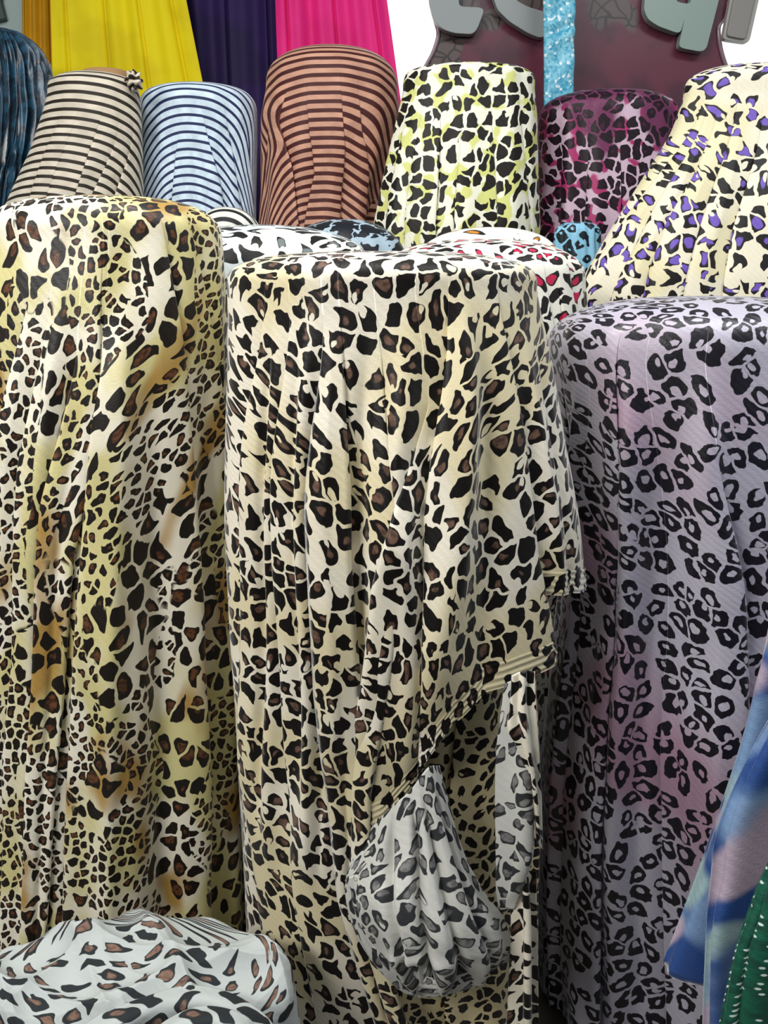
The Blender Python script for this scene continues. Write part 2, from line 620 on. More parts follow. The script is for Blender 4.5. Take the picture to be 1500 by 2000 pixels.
# ------------------------------------------------------------------ the setting
M_wall = simple('pale painted wall', '#a9bcb8', 0.7, noise=('#b4c6c2', 3))
M_floor = simple('worn floor', '#6b665f', 0.6, noise=('#57534d', 6))
M_step = simple('plywood step', '#8a6e4c', 0.6, noise=('#75593a', 9))
tag(box('floor', (-2.6, -1.6, -0.05), (2.6, 2.9, 0.0), M_floor), kind='structure')
tag(box('wall_back', (-2.6, 2.8, 0.0), (2.6, 2.9, 3.0), M_wall), kind='structure')
STEP = 0.42
st = box('floor_step', (-2.4, 1.93, 0.0), (2.4, 2.62, STEP), M_step, bevel=0.004)
tag(st, kind='structure')

# ------------------------------------------------------------------ cloth materials
M_gold = None


def gold_leopard():
    g = G('gold leopard velvet')
    raw = g.uv()
    bA, iA, hA, rA, r0A = g.spots(g.uv(34, 26, 3, 1), bend=1.8, rmin=0.36, rmax=0.62, gap=0.06, low=0.5, high=0.24, aspect=0.78, hole=(0.3, 0.5, 0.1, 0.2), inner=(0.12, 0.30))
    bB, iB, hB, rB, r0B = g.spots(g.uv(64, 54, 7, 2), bend=1.2, rmin=0.34, rmax=0.60, gap=0.07, low=0.45, high=0.24, aspect=0.74, hole=(0.3, 0.5, 0.1, 0.2), inner=(0.10, 0.26))
    zone = g.step(g.noise(g.uv(1.3, 0.55, 4.2, 0.5), 7.0, 1), 0.485, 0.495)
    bk = g.mix(zone, bA, bB)
    im = g.mix(zone, iA, iB)
    rr = g.mix(zone, r0A, r0B)
    n1 = g.noise(g.uv(1.0, 0.55, 1, 2), 9.0, 2)
    n2 = g.noise(g.uv(1.4, 0.7, 8, 5), 7.0, 2)
    ground = g.mix(g.step(n1, 0.42, 0.60), lin('#f0ead6'), lin('#d6cd92'))
    ground = g.mix(g.step(n2, 0.56, 0.74), ground, lin('#b08c48'))
    f = g.math('MULTIPLY', g.sep(im)[0], g.math('LESS_THAN', g.sep(rr)[0], 0.62))
    sp = g.mix(g.math('MULTIPLY', f, g.lin(g.noise(raw, 150, 2), 0.35, 0.6, 0.2, 0.9)), lin('#17110b'), lin('#6e4429'))
    col = g.mix(g.sep(bk)[0], ground, sp)
    return g.finish(col, 0.45, 0.45, 0.3, (1, 0.97, 0.9, 1), 0.35, uv=raw)


M_gold = gold_leopard()
M_cream = leopard('cream leopard velvet', 37, '#efe8d5', '#120e0b', ic='#75594a', p_inner=0.55, p_notch=0.28, bend=2.1, seed=2.3, rnd=0.8,
                  ground2='#e3d7b0', g2=(0.42, 0.6, 5.0), rmin=0.38, rmax=0.66, gap=0.055, aspect=0.70, low=0.55, high=0.36, hsc=1.7,
                  hole=(0.22, 0.42, 0.13, 0.25), spec=0.2, inner=(0.10, 0.26), sheen=0.5, rough=0.45, sheen_rough=0.33, tint=(0.94, 0.96, 1, 1), sy=0.86)
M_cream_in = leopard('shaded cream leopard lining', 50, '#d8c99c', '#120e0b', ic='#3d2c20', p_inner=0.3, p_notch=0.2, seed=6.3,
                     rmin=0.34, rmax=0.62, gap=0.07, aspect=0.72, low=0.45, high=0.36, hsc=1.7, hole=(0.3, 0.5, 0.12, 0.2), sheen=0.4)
M_reverse = leopard('white reverse of leopard cloth', 36, '#cfcfc8', '#303234', ic='#8d8c8a', p_inner=0.95, p_notch=0.35, seed=4.7,
                    rmin=0.34, rmax=0.62, gap=0.07, aspect=0.70, low=0.45, high=0.36, hsc=1.7, hole=(0.25, 0.45, 0.12, 0.2), inner=(0.16, 0.30),
                    sheen=0.15, rough=0.7, inner_soft=True)
M_lav = leopard('lavender ring leopard velvet', 29, '#bcb8c6', '#16131c', p_notch=1.1, p_inner=0.0, seed=9.1, ground2='#b593a8',
                g2=(0.50, 0.66, 2.6), rmin=0.40, rmax=0.60, gap=0.05, aspect=0.80, low=0.45, high=0.26, hsc=2.6,
                hole=(0.0, 0.22, 0.14, 0.23), sheen=0.6, rough=0.38, spec=0.5, sheen_rough=0.25, bump=0.35, tint=(0.92, 0.92, 1, 1))
M_purple = leopard('purple spotted leopard velvet', 27, '#e6dfc8', '#14100f', ic='#6f56b4', p_inner=0.62, p_notch=0.45, seed=5.5,
                   inner_soft=False, bend=2.8, rmin=0.36, rmax=0.62, gap=0.065, aspect=0.68, low=0.55, high=0.36, hsc=1.7, hole=(0.22, 0.42, 0.13, 0.24),
                   inner=(0.16, 0.34), sheen=0.5, ground2='#ded6b0', g2=(0.5, 0.62, 5.0))
M_lime = leopard('lime spotted leopard velvet', 28, '#ecebd8', '#15120b', p_notch=0.1, p_inner=0.0, seed=1.5, ground2='#d3d684',
                 g2=(0.50, 0.60, 24.0), bend=2.0, rmin=0.36, rmax=0.62, gap=0.065, aspect=0.74, low=0.55, high=0.36, hsc=1.7, hole=(0.3, 0.5, 0.1, 0.2), sheen=0.4)
M_mag = leopard('magenta leopard velvet', 29, '#cdb3c4', '#1c0c18', p_notch=0.0, p_inner=0.5, ic='#4a1a36', seed=3.5,
                ground2='#a8336a', g2=(0.52, 0.60, 22.0), rmin=0.42, rmax=0.72, gap=0.06, aspect=0.78, low=0.45, high=0.36, hsc=1.7,
                sheen=0.25, ground3='#6e3156', g3=(0.52, 0.62, 5.0), hole=(0.3, 0.5, 0.1, 0.2))
M_red = leopard('red spotted leopard velvet', 30, '#eceadd', '#13100f', ic='#c2254f', p_inner=0.5, p_notch=0.3, seed=8.8,
                inner_soft=False, bend=2.4, rmin=0.32, rmax=0.56, gap=0.07, aspect=0.68, low=0.45, high=0.36, hsc=1.7, hole=(0.25, 0.45, 0.12, 0.2),
                inner=(0.14, 0.32), sheen=0.4)
M_grey = leopard('grey spotted leopard velvet', 21, '#ecebdb', '#111213', ic='#6c7376', p_inner=0.3, p_notch=0.5, seed=7.2,
                 inner_soft=False, bend=2.8, rmin=0.32, rmax=0.58, gap=0.065, aspect=0.68, low=0.55, high=0.36, hsc=1.7, hole=(0.22, 0.42, 0.14, 0.26),
                 inner=(0.16, 0.34), sheen=0.35, ground2='#cfdadd', g2=(0.5, 0.62, 3.0))
M_blueleo = leopard('light blue leopard', 30, '#8cc6e2', '#16232b', p_notch=1.1, p_inner=0.0, seed=2.9, rmin=0.34, rmax=0.62, gap=0.07,
                    aspect=0.78, hole=(0.0, 0.2, 0.10, 0.18), sheen=0.3)
M_orange = leopard('white cloth with orange and black spots', 13, '#edefe9', '#1b1a17', ic='#d08a2c', p_inner=0.7, p_notch=0.2, seed=4.1,
                   inner_soft=False, rmin=0.12, rmax=0.46, gap=0.12, aspect=0.7, inner=(0.1, 0.3), sheen=0.3)
M_navyprint = leopard('navy and pale blue abstract print', 13, '#9fb4c2', '#10161f', p_notch=0.2, p_inner=0, seed=6.6, rmin=0.5, rmax=0.9,
                      gap=0.04, aspect=0.6, low=0.55, high=0.6, hsc=4, sheen=0.3)
M_chiffon = leopard('pale crumpled leopard cotton', 24, '#b4bab8', '#25292c', ic='#8a6b5b', p_inner=0.6, p_notch=0.1, bend=1.2, seed=3.9,
                    rmin=0.32, rmax=0.52, gap=0.09, aspect=0.68, low=0.45, high=0.36, hsc=1.7, hole=(0.3, 0.45, 0.12, 0.2), inner=(0.12, 0.26),
                    sheen=0.1, rough=0.8)
M_sb = stripes('beige and black stripe', '#d6cdbb', '#241d14', 0.0188, 0.40)
M_sbl = stripes('light blue and navy stripe', '#d3e6f3', '#1a2650', 0.0200, 0.34)
M_sr = stripes('rust and maroon stripe', '#cb9a82', '#431717', 0.0205, 0.46)
M_sbw = stripes('black and white stripe', '#dfe0d6', '#16171a', 0.030, 0.40)
M_navy = plain('navy crushed velvet', '#0f2a3c', '#1f4c66', 0.34, 0.9, 30, 0.3, spec=0.7)
M_yel = plain('yellow jersey', '#e9d600', '#dcc700', 0.7, 0.25, 5)
M_gol = plain('mustard jersey', '#c79200', '#bb8500', 0.7, 0.25, 5)
M_pur = plain('deep purple jersey', '#24104a', '#1c0c3d', 0.7, 0.12, 5)
M_pink = plain('hot pink jersey', '#ec2284', '#e01d7a', 0.6, 0.3, 5)


# ------------------------------------------------------------------ front row
# gold leopard, on the left
cr = [([(60, 560), (22, 900), (-5, 1350), (-30, 1900)], 0.012, -1, 0.03),
      ([(95, 620), (62, 900), (48, 1300), (30, 1500), (25, 1900)], 0.010, -1, 0.03),
      ([(150, 700), (110, 980), (88, 1400), (72, 1860)], 0.014, -1, 0.04),
      ([(200, 520), (180, 840), (132, 1080), (100, 1500), (80, 1880)], 0.010, +1, 0.03),
      ([(205, 620), (196, 900), (170, 1250), (150, 1560), (140, 1880)], 0.012, -1, 0.03),
      ([(312, 420), (330, 640), (345, 900), (362, 1200), (372, 1500), (382, 1860)], 0.014, +1, 0.05),
      ([(372, 440), (398, 560), (418, 800), (430, 1100), (442, 1400), (462, 1880)], 0.009, +1, 0.03)]
rg = [([(240, 560), (232, 900), (215, 1300), (205, 1850)], 0.010, 0.018),
      ([(285, 640), (300, 1000), (315, 1500), (330, 1850)], -0.006, 0.020),
      ([(120, 560), (100, 800), (75, 1100), (60, 1850)], 0.007, 0.016)]
D = Drape(1.17, 386, [(470, -8, 432), (520, -30, 440), (700, -50, 442), (1000, -62, 442), (1400, -75, 454), (1850, -80, 472), (2300, -90, 482)],
          cr, rg, seed=3, wav=0.007, e=(0.62, 0.75), ryk=0.7)
roll('fabric_roll', 'gold and brown leopard velvet over the large front roll at the left', 'fabric roll', D, M_gold)

# cream leopard, in the centre: inner layer that reaches the floor
Di = Drape(1.08, 520, [(590, 470, 1035), (800, 480, 1045), (1200, 500, 1050), (1500, 540, 1052), (2000, 560, 1045), (2300, 560, 1045)],
           [([(985, 1350), (988, 1600), (985, 1900)], 0.010, +1, 0.03), ([(900, 1350), (890, 1600), (880, 1900)], 0.008, -1, 0.03)],
           [([(1020, 1200), (1025, 1600), (1020, 2000)], 0.014, 0.015)],
           seed=8, wav=0.004, rad=-0.006, ryk=0.80)
# outer layer with the sloping hem
cr = [([(512, 600), (500, 800), (498, 1200), (500, 1500), (560, 2000)], 0.0145, -1, 0.03),
      ([(566, 620), (560, 850), (562, 1100), (578, 1400), (610, 1750), (650, 2000)], 0.0145, -1, 0.035),
      ([(634, 640), (634, 850), (636, 1000), (650, 1350), (690, 1750), (760, 2000)], 0.0145, -1, 0.035),
      ([(667, 640), (668, 850), (672, 1080), (690, 1400)], 0.0116, +1, 0.03),
      ([(745, 700), (740, 900), (745, 1150), (722, 1350), (690, 1560)], 0.0203, +1, 0.04),
      ([(838, 790), (820, 860), (790, 980), (762, 1150), (730, 1400)], 0.0174, -1, 0.03),
      ([(878, 560), (872, 780), (850, 1000), (842, 1250), (838, 1500)], 0.0130, -1, 0.03),
      ([(972, 530), (985, 700), (1008, 900), (1030, 1080), (1062, 1290)], 0.0090, +1, 0.05)]
rg = [([(900, 560), (905, 800), (890, 1000), (860, 1250)], 0.013, 0.018),
      ([(940, 620), (945, 900), (940, 1250)], -0.006, 0.016), ([(522, 640), (516, 1000), (520, 1500)], -0.006, 0.007),
      ([(582, 640), (580, 1000), (598, 1600)], -0.006, 0.007), ([(618, 700), (618, 1000), (634, 1600)], -0.005, 0.006),
      ([(650, 640), (650, 1000), (668, 1400)], 0.006, 0.007), ([(712, 640), (705, 900), (706, 1300)], -0.007, 0.010),
      ([(765, 760), (768, 900), (785, 1050)], 0.006, 0.009), ([(1015, 640), (1050, 900), (1075, 1100)], 0.006, 0.012),
      ([(1045, 640), (1082, 900), (1100, 1100)], -0.005, 0.010),
      ([(788, 620), (782, 900), (800, 1200), (800, 1400)], 0.010, 0.018),
      ([(535, 620), (530, 1000), (540, 1600)], 0.005, 0.012),
      ([(600, 620), (600, 1000), (620, 1600)], 0.007, 0.014)]
hem_front = [(600, 2400), (640, 2200), (668, 1800), (678, 1712), (700, 1640), (760, 1580), (820, 1510), (850, 1470), (880, 1400), (940, 1345), (1000, 1320), (1062, 1290)]
hem_side = [(1030, 1165), (1080, 1157), (1135, 1150), (1160, 1148)]
Do = Drape(1.08, 494, [(565, 444, 1040), (640, 444, 1066), (800, 444, 1092), (1000, 446, 1124), (1160, 452, 1136), (1400, 466, 1110),
                       (1700, 480, 1080), (2000, 496, 1070), (2400, 510, 1070)],
           cr, rg, seed=11, wav=0.004, e=(0.60, 0.62), dens=170, rows=220, ryk=0.80,
           hems=[(6, 8, hem_front), (9, 10, hem_side)])
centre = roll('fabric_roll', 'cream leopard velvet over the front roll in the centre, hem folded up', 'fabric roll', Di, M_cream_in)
outer = grid_mesh('top_layer', Do.P, Do.UV, M_cream, centre)


# ribbed hem band that follows the sloping edge of the top layer
def hem_band(D, s0, s1, width, mat, parent, name='hem_band', off=0.0016):
    idx = np.where((D.seg >= s0) & (D.seg <= s1))[0]
    lo, hi = idx[0], idx[-1]
    Pc = D.P[D.drows - 1:, lo:hi + 1]
    UVc = D.UV[D.drows - 1:, lo:hi + 1]
    n = 22
    out = np.zeros((n, Pc.shape[1], 3)); uv = np.zeros((n, Pc.shape[1], 2))
    for j in range(Pc.shape[1]):
        seglen = np.concatenate([[0], np.cumsum(np.linalg.norm(np.diff(Pc[:, j], axis=0), axis=1))])
        t = np.linspace(seglen[-1] - width, seglen[-1] + 0.001, n)
        for k in range(3): out[:, j, k] = np.interp(t, seglen, Pc[:, j, k])
        for k in range(2): uv[:, j, k] = np.interp(t, seglen, UVc[:, j, k])
    rib = off + 0.0007 * np.sin(np.linspace(0, 1, n) * 2 * PI * 4.0)
    c = np.array([float(D.cx(0.8)), D.Y])
    dxy = out[..., :2] - c
    dxy /= np.linalg.norm(dxy, axis=-1, keepdims=True)
    out[..., :2] += dxy * rib[:, None, None]
    return grid_mesh(name, out, uv, mat, parent)


hem_band(Do, 6, 8, 0.036, M_cream, centre)
hem_band(Do, 9, 9, 0.034, M_cream, centre)

rs = np.random.RandomState(5)


def pleats(n, amp, ph=0.0, fan=0.0, grow=0.0):
    def f(u, v):
        x = u * n + ph + fan * v
        a = np.abs(np.sin(PI * x)) ** 0.8
        return amp * (a * (1 - grow + grow * v)) + amp * 0.3 * np.sin(7.1 * u + 5 * v)
    return f


SHIFT = -0.06
# turned-up pouch showing the white reverse of the cloth
yd = 0.86
ctrl = [[(705, 1640, .925), (760, 1580, .905), (800, 1545, .90), (835, 1500, .905), (858, 1495, .92)],
        [(676, 1715, .92), (745, 1690, .885), (815, 1650, .875), (870, 1630, .885), (900, 1650, .91)],
        [(680, 1775, .915), (745, 1770, .86), (825, 1760, .85), (905, 1750, .862), (945, 1740, .90)],
        [(705, 1835, .91), (765, 1845, .85), (840, 1850, .835), (930, 1840, .85), (985, 1790, .90)],
        [(745, 1885, .91), (790, 1905, .86), (850, 1915, .845), (940, 1890, .86), (1005, 1850, .90)],
        [(790, 1925, .925), (820, 1938, .895), (860, 1938, .885), (930, 1920, .89), (1000, 1880, .91)]]


def pouch(u, v):
    s = 0.0
    for c0, c1, a, wd in [(0.30, 0.28, -0.016, 0.03), (0.50, 0.46, -0.018, 0.028), (0.62, 0.66, -0.014, 0.03), (0.80, 0.84, -0.012, 0.03)]:
        s = s + a * np.exp(-((u - (c0 + (c1 - c0) * v)) / wd) ** 2) * smooth(v, 0.0, 0.25)
    s = s + 0.006 * np.sin(22 * u + 3 * v) * smooth(v, 0.3, 0.9)
    s = s - 0.03 * np.exp(-(((u - 0.42) / 0.10) ** 2 + ((v - 0.80) / 0.07) ** 2))
    s = s + 0.008 * np.exp(-((v - 0.70) / 0.04) ** 2) * np.exp(-((u - 0.4) / 0.25) ** 2)
    return s


sheet('turned_up_corner', ctrl, M_reverse, centre, 150, 170, pouch)[0]['label'] = 'white reverse side of the leopard cloth, bunched in a pouch'

# ribbed edge of the pouch, on its left side and underneath
edge = [[(676, 1712, .912), (684, 1780, .905), (712, 1850, .90), (750, 1905, .90), (800, 1943, .915), (860, 1944, .90), (930, 1925, .90)],
        [(690, 1712, .905), (702, 1770, .895), (730, 1832, .887), (768, 1882, .88), (812, 1922, .885), (862, 1930, .875), (925, 1912, .88)],
        [(712, 1708, .905), (725, 1765, .885), (750, 1818, .872), (784, 1862, .868), (822, 1902, .87), (862, 1912, .866), (922, 1898, .872)]]
e_, _, _ = sheet('pouch_hem', edge, M_reverse, centre, 26, 130, lambda u, v: 0.0015 * np.sin(v * 2 * PI * 4))

# second turned-back strip, right of the gap
ctrl = [[(985, 1335, .90), (1010, 1325, .89), (1030, 1320, .89), (1042, 1318, .90)],
        [(980, 1400, .90), (1008, 1395, .885), (1030, 1400, .885), (1046, 1410, .90)],
        [(975, 1480, .90), (1003, 1480, .88), (1030, 1475, .88), (1049, 1480, .895)],
        [(974, 1560, .90), (1002, 1560, .875), (1030, 1560, .875), (1051, 1560, .89)],
        [(975, 1650, .90), (1002, 1660, .875), (1030, 1660, .875), (1050, 1650, .89)],
        [(976, 1730, .905), (992, 1745, .885), (1018, 1715, .885), (1044, 1690, .895)],
        [(982, 1782, .91), (988, 1778, .90), (1000, 1765, .90), (1020, 1745, .90)]]
sheet('turned_back_strip', ctrl, M_reverse, centre, 120, 60, lambda u, v: 0.006 * np.sin(9 * u + 2) * smooth(v, 0, .3))[0]['label'] = 'narrow strip of white reverse, turned back'
ctrl = [[(1000, 1318, .885), (1020, 1312, .88), (1042, 1310, .885)],
        [(996, 1380, .882), (1018, 1372, .875), (1044, 1372, .882)],
        [(992, 1425, .88), (1022, 1425, .87), (1047, 1430, .88)],
        [(1010, 1455, .878), (1030, 1470, .868), (1050, 1490, .88)],
        [(1030, 1505, .878), (1042, 1540, .868), (1053, 1560, .885)],
        [(1044, 1580, .88), (1050, 1630, .872), (1055, 1660, .89)]]
sheet('turned_back_border', ctrl, M_cream, centre, 90, 40, lambda u, v: 0.003 * np.sin(14 * u))
# long right-hand fold that falls to the floor
ctrl = [[(1000, 1700, .905), (1022, 1720, .89), (1045, 1700, .90)],
        [(1004, 1800, .905), (1026, 1800, .885), (1046, 1800, .90)],
        [(1000, 1900, .905), (1026, 1900, .88), (1048, 1900, .90)],
        [(992, 2060, .905), (1026, 2060, .88), (1050, 2060, .90)]]
sheet('side_fold', ctrl, M_cream, centre, 80, 50, lambda u, v: 0.006 * np.sin(12 * u + 1))

SHIFT = 0.0
# lavender, on the right
cr = [([(1090, 720), (1100, 1000), (1085, 1400), (1062, 1950)], 0.008, +1, 0.02),
      ([(1150, 760), (1140, 1000), (1125, 1400), (1105, 1950)], 0.006, -1, 0.02),
      ([(1212, 680), (1206, 860), (1195, 1150), (1182, 1500), (1172, 1980)], 0.013, +1, 0.04),
      ([(1400, 900), (1420, 1060), (1430, 1250), (1432, 1500), (1430, 1980)], 0.014, +1, 0.04),
      ([(1290, 1350), (1300, 1600), (1310, 1980)], 0.006, -1, 0.02)]
rg = [([(1235, 700), (1235, 1000), (1215, 1500), (1210, 1950)], 0.013, 0.020),
      ([(1128, 720), (1122, 1000), (1108, 1400), (1085, 1950)], 0.007, 0.010),
      ([(1260, 900), (1262, 1300), (1250, 1900)], -0.006, 0.014),
      ([(1345, 800), (1350, 1300), (1362, 1900)], 0.008, 0.016),
      ([(1375, 700), (1385, 900), (1400, 1200), (1405, 1900)], 0.012, 0.020),
      ([(1300, 800), (1320, 1300), (1330, 1900)], -0.008, 0.035)]
D = Drape(1.20, 578, [(690, 1066, 1660), (760, 1076, 1680), (880, 1092, 1690), (1050, 1106, 1700), (1180, 1104, 1705), (1350, 1072, 1710), (1500, 1056, 1715), (1700, 1050, 1720), (2000, 1046, 1730), (2400, 1040, 1740)],
          cr, rg, seed=21, wav=0.007, e=(0.75, 0.7), ryk=0.72)
roll('fabric_roll', 'silver lavender velvet with black ring leopard spots over the front roll at the right', 'fabric roll', D, M_lav)

# ------------------------------------------------------------------ middle row
D = Drape(1.56, 440, [(520, 300, 728), (640, 300, 728)],
          [([(640, 470), (690, 560), (700, 900)], 0.006, 1, 0.02)], ryk=0.65, seed=31, wav=0.003, e=(0.9, 0.9), rows=60, dens=90)
roll('fabric_roll', 'white velvet with black and grey leopard blots, behind the cream centre roll', 'fabric roll', D, M_grey)
D = Drape(1.52, 467, [(545, 735, 1142), (640, 735, 1148)],
          [([(1062, 500), (1075, 640), (1080, 900)], 0.008, 1, 0.03), ([(1110, 500), (1128, 640), (1130, 900)], 0.007, 1, 0.02),
           ([(1090, 510), (1100, 640), (1100, 900)], 0.006, -1, 0.02)],
          ryk=0.65, seed=32, wav=0.005, e=(0.85, 0.85), rows=70, dens=120)
roll('fabric_roll', 'white velvet with red-centred leopard spots, low behind the centre roll', 'fabric roll', D, M_red)
D = Drape(1.80, 404, [(470, 380, 512), (560, 372, 520)], ryk=0.65, seed=33, wav=0.003, e=(0.9, 0.9), rows=40, dens=60, mode='polar', k=1.0)
roll('fabric_roll', 'low black and white striped cloth just under the blue striped roll', 'fabric roll', D, M_sbw, core=True)
D = Drape(1.80, 428, [(520, 552, 796), (620, 552, 798)], ryk=0.65, seed=34, wav=0.004, e=(0.9, 0.9), rows=40, dens=60)
roll('fabric_roll', 'navy and pale blue blotched cloth just under the rust striped roll', 'fabric roll', D, M_navyprint)
D = Drape(1.78, 444, [(505, 820, 1092), (620, 820, 1092)], ryk=0.65, seed=35, wav=0.004, e=(0.9, 0.9), rows=40, dens=60)
roll('fabric_roll', 'white cloth with orange and black spots just under the lime leopard roll', 'fabric roll', D, M_orange)
D = Drape(1.99, 434, [(470, 1082, 1172), (560, 1078, 1178)], ryk=0.6, zbot=STEP + .01, seed=36, wav=0.003, e=(0.6, 0.6), rows=40, dens=60)
roll('fabric_roll', 'light blue leopard cloth just under the magenta roll', 'fabric roll', D, M_blueleo, base_z=STEP)

# purple spots, tall, on the right
cr = [([(1370, 210), (1330, 300), (1250, 420), (1180, 540), (1120, 700)], 0.020, -1, 0.03),
      ([(1385, 200), (1350, 320), (1290, 440), (1230, 560), (1180, 700)], 0.020, -1, 0.03),
      ([(1400, 220), (1375, 340), (1325, 450), (1290, 560), (1250, 700)], 0.020, -1, 0.03),
      ([(1440, 200), (1425, 320), (1390, 450), (1360, 580), (1350, 700)], 0.018, -1, 0.03),
      ([(1490, 220), (1480, 320), (1450, 450), (1430, 580), (1425, 700)], 0.016, -1, 0.03)]
D = Drape(1.80, 128, [(190, 1335, 1625), (260, 1310, 1650), (340, 1262, 1690), (440, 1205, 1740), (540, 1148, 1780), (640, 1120, 1800)],
          cr, seed=41, wav=0.006, e=(0.7, 0.6), ryk=0.45, dens=140)
roll('fabric_roll', 'cream velvet with purple-centred leopard spots, tall at the right edge', 'fabric roll', D, M_purple)

# ------------------------------------------------------------------ back row
D = Drape(2.30, 60, [(150, -130, 92), (220, -135, 101), (300, -140, 88), (380, -145, 72), (480, -150, 60)],
          [([(85, 150), (70, 400)], 0.006, 1, .02), ([(60, 150), (40, 400)], 0.008, 1, .02), ([(35, 150), (12, 400)], 0.008, -1, .02),
           ([(12, 150), (-10, 400)], 0.008, 1, .02)],
          ryk=0.65, seed=51, wav=0.006, nfreq=(18, 60), zbot=STEP + .01, e=(0.7, 0.8), rows=120, dens=200, grow=0.8)
P = D.P
ph = np.arctan2(P[..., 0] - P[..., 0].mean(1, keepdims=True), -(P[..., 1] - D.Y))
crk = 0.006 * np.sin(46 * ph + 9 * P[..., 2] + 2.0 * np.sin(17 * P[..., 2] + 4 * ph)) + 0.0025 * np.sin(83 * ph - 23 * P[..., 2] + 2 * np.sin(29 * P[..., 2]))
P[..., 0] += crk * np.sin(ph); P[..., 1] -= crk * np.cos(ph); P[..., 2] += crk * 0.5 * (P[..., 2] > D.z0)
roll('fabric_roll', 'dark navy crinkled velvet roll at the left edge of the back row', 'fabric roll', D, M_navy, base_z=STEP)

cr = [([(130, 200), (92, 290), (62, 400)], 0.006, -1, 0.03), ([(158, 200), (125, 300), (95, 400)], 0.006, -1, 0.03),
      ([(205, 200), (180, 290), (150, 400)], 0.007, -1, 0.05), ([(232, 260), (205, 330), (175, 400)], 0.006, -1, 0.04),
      ([(262, 260), (240, 340), (222, 400)], 0.006, -1, 0.04)]
D = Drape(2.06, 142, [(185, 96, 272), (230, 84, 276), (300, 62, 277), (380, 28, 278), (440, 5, 280)], cr,
          ryk=0.65, seed=52, wav=0.003, e=(0.8, 0.7), rows=110, dens=120, mode='polar', k=0.34, zbot=STEP + .01)
D.UV[..., 0], D.UV[..., 1] = D.UV[..., 0] * math.cos(.18) - D.UV[..., 1] * math.sin(.18), D.UV[..., 0] * math.sin(.18) + D.UV[..., 1] * math.cos(.18)
beige = roll('fabric_roll', 'beige roll with thin black stripes, knotted at its top right corner', 'fabric roll', D, M_sb, base_z=STEP)
ce = un(205, 139, 2.06)
M_card = simple('brown cardboard', '#9c7a55', 0.8)
rr_ = [(0.001, ce[2]), (0.05, ce[2]), (0.056, ce[2] - 0.003), (0.056, D.ztop - 0.02)]
tt = np.linspace(0, 2 * PI, 41)
Pc = np.stack([np.stack([ce[0] + r_ * np.cos(tt), 2.06 + 0.7 * r_ * np.sin(tt), np.full(41, z_)], -1) for r_, z_ in rr_], 0)
grid_mesh('cardboard_tube', Pc, flat_uv(Pc), M_card, beige)
# the knotted tuft of cloth at the corner
kn = un(262, 158, 2.02)
n1, n2 = 40, 30
u, v = np.meshgrid(np.linspace(0, 2 * PI, n1), np.linspace(0, PI, n2))
rr = 0.016 * (1 + 0.28 * np.sin(5 * u + 3 * v) * np.sin(v) + 0.18 * np.sin(9 * v + 2 * u))
Pk = np.stack([kn[0] + rr * np.sin(v) * np.cos(u) * 1.0, kn[1] + rr * np.sin(v) * np.sin(u), kn[2] + rr * np.cos(v) * 1.25], -1)
grid_mesh('knot', Pk, np.stack([u * .02, v * .02], -1), M_sb, beige)

cr = [([(392, 210), (408, 290), (425, 370), (432, 440)], 0.007, 1, 0.10), ([(440, 220), (452, 300), (462, 400)], 0.006, 1, 0.06),
      ([(352, 240), (345, 300), (340, 400)], 0.004, -1, 0.05), ([(472, 220), (485, 300), (490, 400)], 0.005, 1, 0.04)]
D = Drape(2.20, 168, [(225, 272, 503), (280, 273, 503), (400, 275, 500), (480, 275, 500)], cr,
          ryk=0.7, seed=53, wav=0.002, e=(0.62, 0.6), rows=110, dens=120, mode='polar', k=0.74, zbot=STEP + .01)
roll('fabric_roll', 'light blue roll with thin navy stripes between the beige and rust ones', 'fabric roll', D, M_sbl, base_z=STEP)

cr = [([(560, 180), (545, 240), (568, 330), (580, 440)], 0.008, 1, 0.50), ([(600, 170), (608, 260), (620, 340), (600, 440)], 0.006, -1, 0.08),
      ([(665, 160), (668, 260), (664, 350), (660, 440)], 0.005, 1, 0.22), ([(700, 180), (705, 260), (712, 350), (705, 440)], 0.006, 1, 0.08),
      ([(525, 240), (520, 300), (515, 420)], 0.004, -1, 0.05)]
D = Drape(2.22, 94, [(175, 518, 778), (230, 508, 782), (300, 509, 776), (380, 511, 750), (440, 508, 742)], cr,
          ryk=0.7, seed=54, wav=0.003, e=(0.75, 0.85), rows=120, dens=130, mode='polar', k=0.45, zbot=STEP + .01)
roll('fabric_roll', 'rust brown roll with maroon stripes, tallest of the striped rolls', 'fabric roll', D, M_sr, base_z=STEP)

cr = [([(800, 190), (785, 300), (765, 440)], 0.009, -1, 0.03), ([(828, 190), (815, 300), (800, 440)], 0.008, -1, 0.03),
      ([(862, 200), (855, 300), (845, 440)], 0.007, 1, 0.03), ([(905, 210), (900, 300), (892, 440)], 0.005, -1, 0.02),
      ([(960, 210), (962, 320), (965, 440)], 0.006, 1, 0.03), ([(1015, 200), (1022, 320), (1025, 440)], 0.008, 1, 0.03)]
D = Drape(2.06, 132, [(175, 785, 1045), (230, 772, 1050), (320, 752, 1050), (440, 732, 1050)], cr,
          ryk=0.55, seed=55, wav=0.004, e=(0.5, 0.45), rows=120, dens=130, zbot=STEP + .01)
roll('fabric_roll', 'white and lime leopard velvet roll in front of the maroon board', 'fabric roll', D, M_lime, base_z=STEP)

